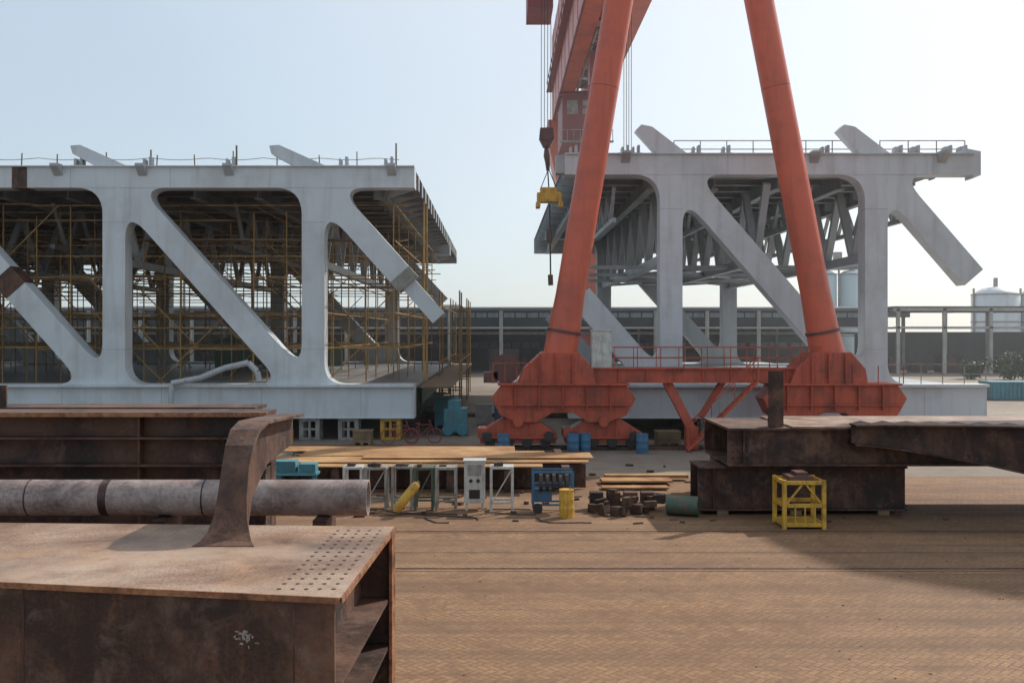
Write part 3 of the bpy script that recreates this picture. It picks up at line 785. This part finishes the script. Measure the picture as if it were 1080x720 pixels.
m.prism([(-.885,8.1),(-.86,8.1),(-.845,8.21),(-.885,8.21)],'z',.4,zt-.036)
m.add([(-1.2,6.6,2.46),(-.93,6.6,2.46),(-.93,6.63,2.46),(-1.2,6.63,2.46),(-1.2,6.6,2.75),(-1.2,6.63,2.75)],[(0,1,4),(3,5,2),(0,4,5,3),(1,2,5,4),(0,3,2,1)])
m.obj('edge_stiffeners',M_redge,g)
m=MB()
for j in range(15):
    for i in range(5):
        y=6.2+j*.13; x=-1.03-i*.085+.04*(y-6)
        if y<fy(x)+.08: continue
        m.cyl((x,y,zt+.001),(x,y,zt+.003),.014,n=10,smooth=False)
m.obj('bolt_hole_discs',M_hole,g)  # flat dark discs; the shade inside the holes is put in as colour
m=MB()
for i in range(26):
    x=-1.56+random.gauss(0,.035); z=3.13+random.gauss(0,.035); w=R(.004,.018); h=R(.004,.014)
    a=[]
    for k in range(7):
        an=k*2*math.pi/7; rr=R(.5,1.2); a.append((x+math.cos(an)*w*rr,z+math.sin(an)*h*rr))
    yy=fy(x); m.prism(a,'y',yy+.031,yy+.045)
m.obj('chalk_smear',M_chalk,g)
m=MB()
for x in (-3.05,-1.25): yy=fy(x); m.box(x,x+.008,yy+.030,yy+.05,.4,3.36)
m.obj('weld_beads',M_rdark,g)
m=MB(); m.box(-3.5,-1.4,7.4,8.2,0,.4); m.box(-8,-6,7.4,8.4,0,.4); m.obj('bearers',M_conc,g)
g=group('curved_rusty_bracket'); m=MB()
prof=[(7.42,3.405),(7.50,3.425),(7.57,3.48),(7.62,3.58),(7.66,3.75),(7.72,3.95),(7.82,4.11),(7.98,4.22),(8.25,4.265),(8.7,4.25),(9.8,4.20)]
hw=[.235,.195,.16,.13,.112,.106,.112,.12,.125,.125,.12]
vs=[]
for i,((y,z),h) in enumerate(zip(prof,hw)):
    p0=Vector(prof[max(0,i-1)]); p1=Vector(prof[min(len(prof)-1,i+1)]); tt=(p1-p0).normalized(); nn=Vector((tt.y,-tt.x))*.028
    cx=-2.05+.04*max(0,z-3.6)
    vs+=[(cx-h,y,z),(cx+h,y,z),(cx+h,y+nn.x,max(z+nn.y,3.402)),(cx-h,y+nn.x,max(z+nn.y,3.402))]
fs=[(0,3,2,1)]
for i in range(len(prof)-1):
    a=i*4;b=a+4
    fs+=[(a,a+1,b+1,b),(a+1,a+2,b+2,b+1),(a+2,a+3,b+3,b+2),(a+3,a,b,b+3)]
fs.append((len(vs)-4,len(vs)-3,len(vs)-2,len(vs)-1)); m.add(vs,fs)
m.obj('curved_flange',M_rface,g,0.004)
m=MB(); m.prism([(y+.02,z-.015) for y,z in prof]+[(9.8,3.9),(8.75,3.85),(8.2,3.65),(8.05,3.402),(7.5,3.402)],'x',-2.045,-2.02); m.obj('web',M_rdark,g)
g=group('rusty_plate_girder'); m=MB()
m.box(-9,-2.3,9.85,10.35,4.16,4.20); m.box(-9,-2.3,9.9,10.3,2.9,2.94); m.box(-9,-2.3,10.08,10.11,2.94,4.16)
m.box(-9,-2.3,9.92,10.08,3.93,3.95); m.box(-9,-2.3,9.9,10.08,3.66,3.68)
for x in (-3.6,-5.4,-7.2): m.box(x,x+.02,9.95,10.08,2.94,4.16)
m.box(-2.33,-2.3,9.87,10.33,2.94,4.16)
for x in (-3,-6,-8.5): m.box(x,x+.3,9.8,10.4,0,2.9)
m.obj('girder',M_rdark,g)
m=MB(); m.box(-9,-2.29,9.845,9.85,4.16,4.203); m.obj('flange_edge',M_redge,g)
g=group('rusty_plate_girder'); m=MB(); m.box(-12,-2.9,11.9,12.5,4.06,4.10); m.box(-12,-2.9,12.1,12.13,0.3,4.06); m.box(-12,-2.9,11.9,12.5,.26,.3); m.box(-6.05,-5.9,11.95,11.98,4.10,4.36)
m.obj('girder',M_rdark,g)
g=group('steel_pipe'); m=MB(); n=40; r=.158; ri=.14; y=8.85; z=3.53; x0,x1=-8,-1.15
vs=[]
for x,rr in ((x0,r),(x1,r),(x1,ri),(x1-1.2,ri)):
    for i in range(n): a=2*math.pi*i/n; vs.append((x,y+math.cos(a)*rr,z+math.sin(a)*rr))
m.add(vs,[(k*n+i,k*n+(i+1)%n,(k+1)*n+(i+1)%n,(k+1)*n+i) for k in range(3) for i in range(n)],True)
m.obj('tube',M_pipe,g).modifiers.new('e','EDGE_SPLIT')
m=MB()
for x in (-4.15,-2.6): m.cyl((x,y,z),(x+.012,y,z),r+.003,n=40)
m.cyl((-3.5,y,z),(-3.43,y,z),r+.002,n=40)
m.obj('weld_bands',M_rdark,g)
m=MB()
for x in (-7,-3.0,-1.6): m.box(x,x+.12,8.6,9.1,3.0,3.372); m.box(x,x+.12,8.7,8.9,0,3.0)
m.obj('trestles',M_rdark,g)

def bicycle(x,y):
    g=group('bicycle'); m=MB()
    for cx in (x,x+1.05):
        pts=[(cx+.33*math.cos(a),y,.34+.33*math.sin(a)) for a in [i*math.pi/8 for i in range(16)]]
        for a,b in zip(pts,pts[1:]+pts[:1]): m.bar(a,b,.04)
    for a,b in (((0,.34),(.4,.32)),((.4,.32),(.3,.85)),((.3,.8),(.85,.85)),((.4,.32),(.87,.8)),((1.05,.34),(.85,1.0)),((0,.34),(.3,.8))): m.bar((x+a[0],y,a[1]),(x+b[0],y,b[1]),.04)
    m.bar((x+.2,y,.88),(x+.4,y,.88),.1,.05); m.bar((x+.82,y-.25,1.0),(x+.82,y+.25,1.0),.04)
    m.obj('frame',M_redd,g)
bicycle(-4.9,44.4); bicycle(-3.9,44.9)
g=group('yard_machinery')
m=MB(); m.box(-2.6,-1.5,48,49.3,.2,1.3); m.box(-2.4,-1.8,48.1,49,1.3,1.7); m.cyl((-2.4,47.9,.3),(-2.4,49.4,.3),.28,n=14); m.cyl((-1.7,47.9,.3),(-1.7,49.4,.3),.28,n=14)
m.obj('compressor',M_teal,g)
g=group('stacked_materials'); m=MB()
for i in range(40):
    x=R(-26,22); y=R(48,70); m.box(x,x+R(.5,2.5),y,y+R(.5,1.5),0.002,R(.15,.8))
m.obj('materials',M_rdark,g)
g=group('stacked_materials'); m=MB()
for i in range(26):
    x=R(-9,2); y=R(37,41); m.box(x,x+R(.3,2),y,y+R(.1,.5),0.002,R(.08,.35))
m.obj('materials',M_rface,g)
for (x,y,w,h,mt) in ((-3.3,52,1.2,1.5,M_teal),(-1.2,53,.9,1.1,M_conc),(-.2,56,1.3,.9,M_blue),(-6.4,43.9,.8,.6,M_plank),(1.5,58,1.6,1.4,M_conc),(7.0,43.5,1.0,.6,M_plank),(-11.3,44.2,.9,.7,M_blue),(-10,44.6,.7,.5,M_yel)):
    g=group('storage_crate'); m=MB(); m.box(x,x+w,y,y+w,.12,h)
    for k in range(3): m.box(x+k*(w-.12)/2,x+k*(w-.12)/2+.12,y,y+w,0.003,.12)
    m.box(x-.03,x+w+.03,y-.03,y+w+.03,h,h+.04); m.box(x+.05,x+w-.05,y-.02,y,h*.5,h*.55)
    m.obj('box',mt,g)

# ------------------------------------------------------------ atmospheric haze (thin real scattering volume over the yard)
hm=bpy.data.materials.new('hazy_air'); hm.use_nodes=True; hn=hm.node_tree; hn.nodes.clear()
ho=hn.nodes.new('ShaderNodeOutputMaterial'); hs=hn.nodes.new('ShaderNodeVolumeScatter'); hs.inputs['Color'].default_value=(.96,.98,1,1); hs.inputs['Density'].default_value=.001; hs.inputs['Anisotropy'].default_value=.35
hn.links.new(hs.outputs[0],ho.inputs['Volume'])
hz_o=MB().box(-250,250,30,320,-.2,55).obj('haze',hm)

# ------------------------------------------------------------ light, sky, camera
AZ,EL=50,40
dirv=Vector((math.sin(math.radians(AZ))*math.cos(math.radians(EL)),math.cos(math.radians(AZ))*math.cos(math.radians(EL)),math.sin(math.radians(EL))))
sun=bpy.data.lights.new('sun','SUN'); sun.energy=3.9; sun.angle=math.radians(1.0); sun.color=(1,.95,.87)
so=bpy.data.objects.new('sun',sun); scene.collection.objects.link(so); so.rotation_euler=dirv.to_track_quat('Z','Y').to_euler(); so.location=(60,60,80)
w=bpy.data.worlds.new('World'); scene.world=w; w.use_nodes=True; nt=w.node_tree; N=nt.nodes
sky=N.new('ShaderNodeTexSky'); sky.sky_type='NISHITA'; sky.sun_disc=False; sky.sun_elevation=math.radians(EL); sky.sun_rotation=math.radians(AZ)
sky.air_density=1.0; sky.dust_density=1.0; sky.ozone_density=2.0; sky.altitude=0
bg=N['Background']; nt.links.new(sky.outputs[0],bg.inputs[0]); bg.inputs[1].default_value=.05
tc=N.new('ShaderNodeTexCoord'); vm=N.new('ShaderNodeVectorMath'); vm.operation='DOT_PRODUCT'; vm.inputs[1].default_value=dirv
nm=N.new('ShaderNodeVectorMath'); nm.operation='NORMALIZE'; nt.links.new(tc.outputs['Generated'],nm.inputs[0]); nt.links.new(nm.outputs[0],vm.inputs[0])
rp=N.new('ShaderNodeValToRGB'); nt.links.new(vm.outputs['Value'],rp.inputs[0]); e=rp.color_ramp.elements
e[0].position=.0; e[0].color=(.42,.50,.56,1); e[1].position=.97; e[1].color=(.88,.86,.83,1)
x_=e.new(.42); x_.color=(.47,.56,.62,1); x_=e.new(.74); x_.color=(.72,.75,.76,1)
hz=N.new('ShaderNodeBackground'); nt.links.new(rp.outputs[0],hz.inputs[0]); hz.inputs[1].default_value=.92
ad=N.new('ShaderNodeAddShader'); nt.links.new(bg.outputs[0],ad.inputs[0]); nt.links.new(hz.outputs[0],ad.inputs[1])
nt.links.new(ad.outputs[0],N['World Output'].inputs[0])
cam=bpy.data.cameras.new('camera'); co=bpy.data.objects.new('camera',cam); scene.collection.objects.link(co)
co.location=(0,0,5); co.rotation_euler=(math.radians(90),0,0); cam.lens=35; cam.sensor_width=36; cam.shift_x=15/1080; cam.shift_y=-10/1080; cam.clip_end=4000; cam.clip_start=.1
scene.camera=co
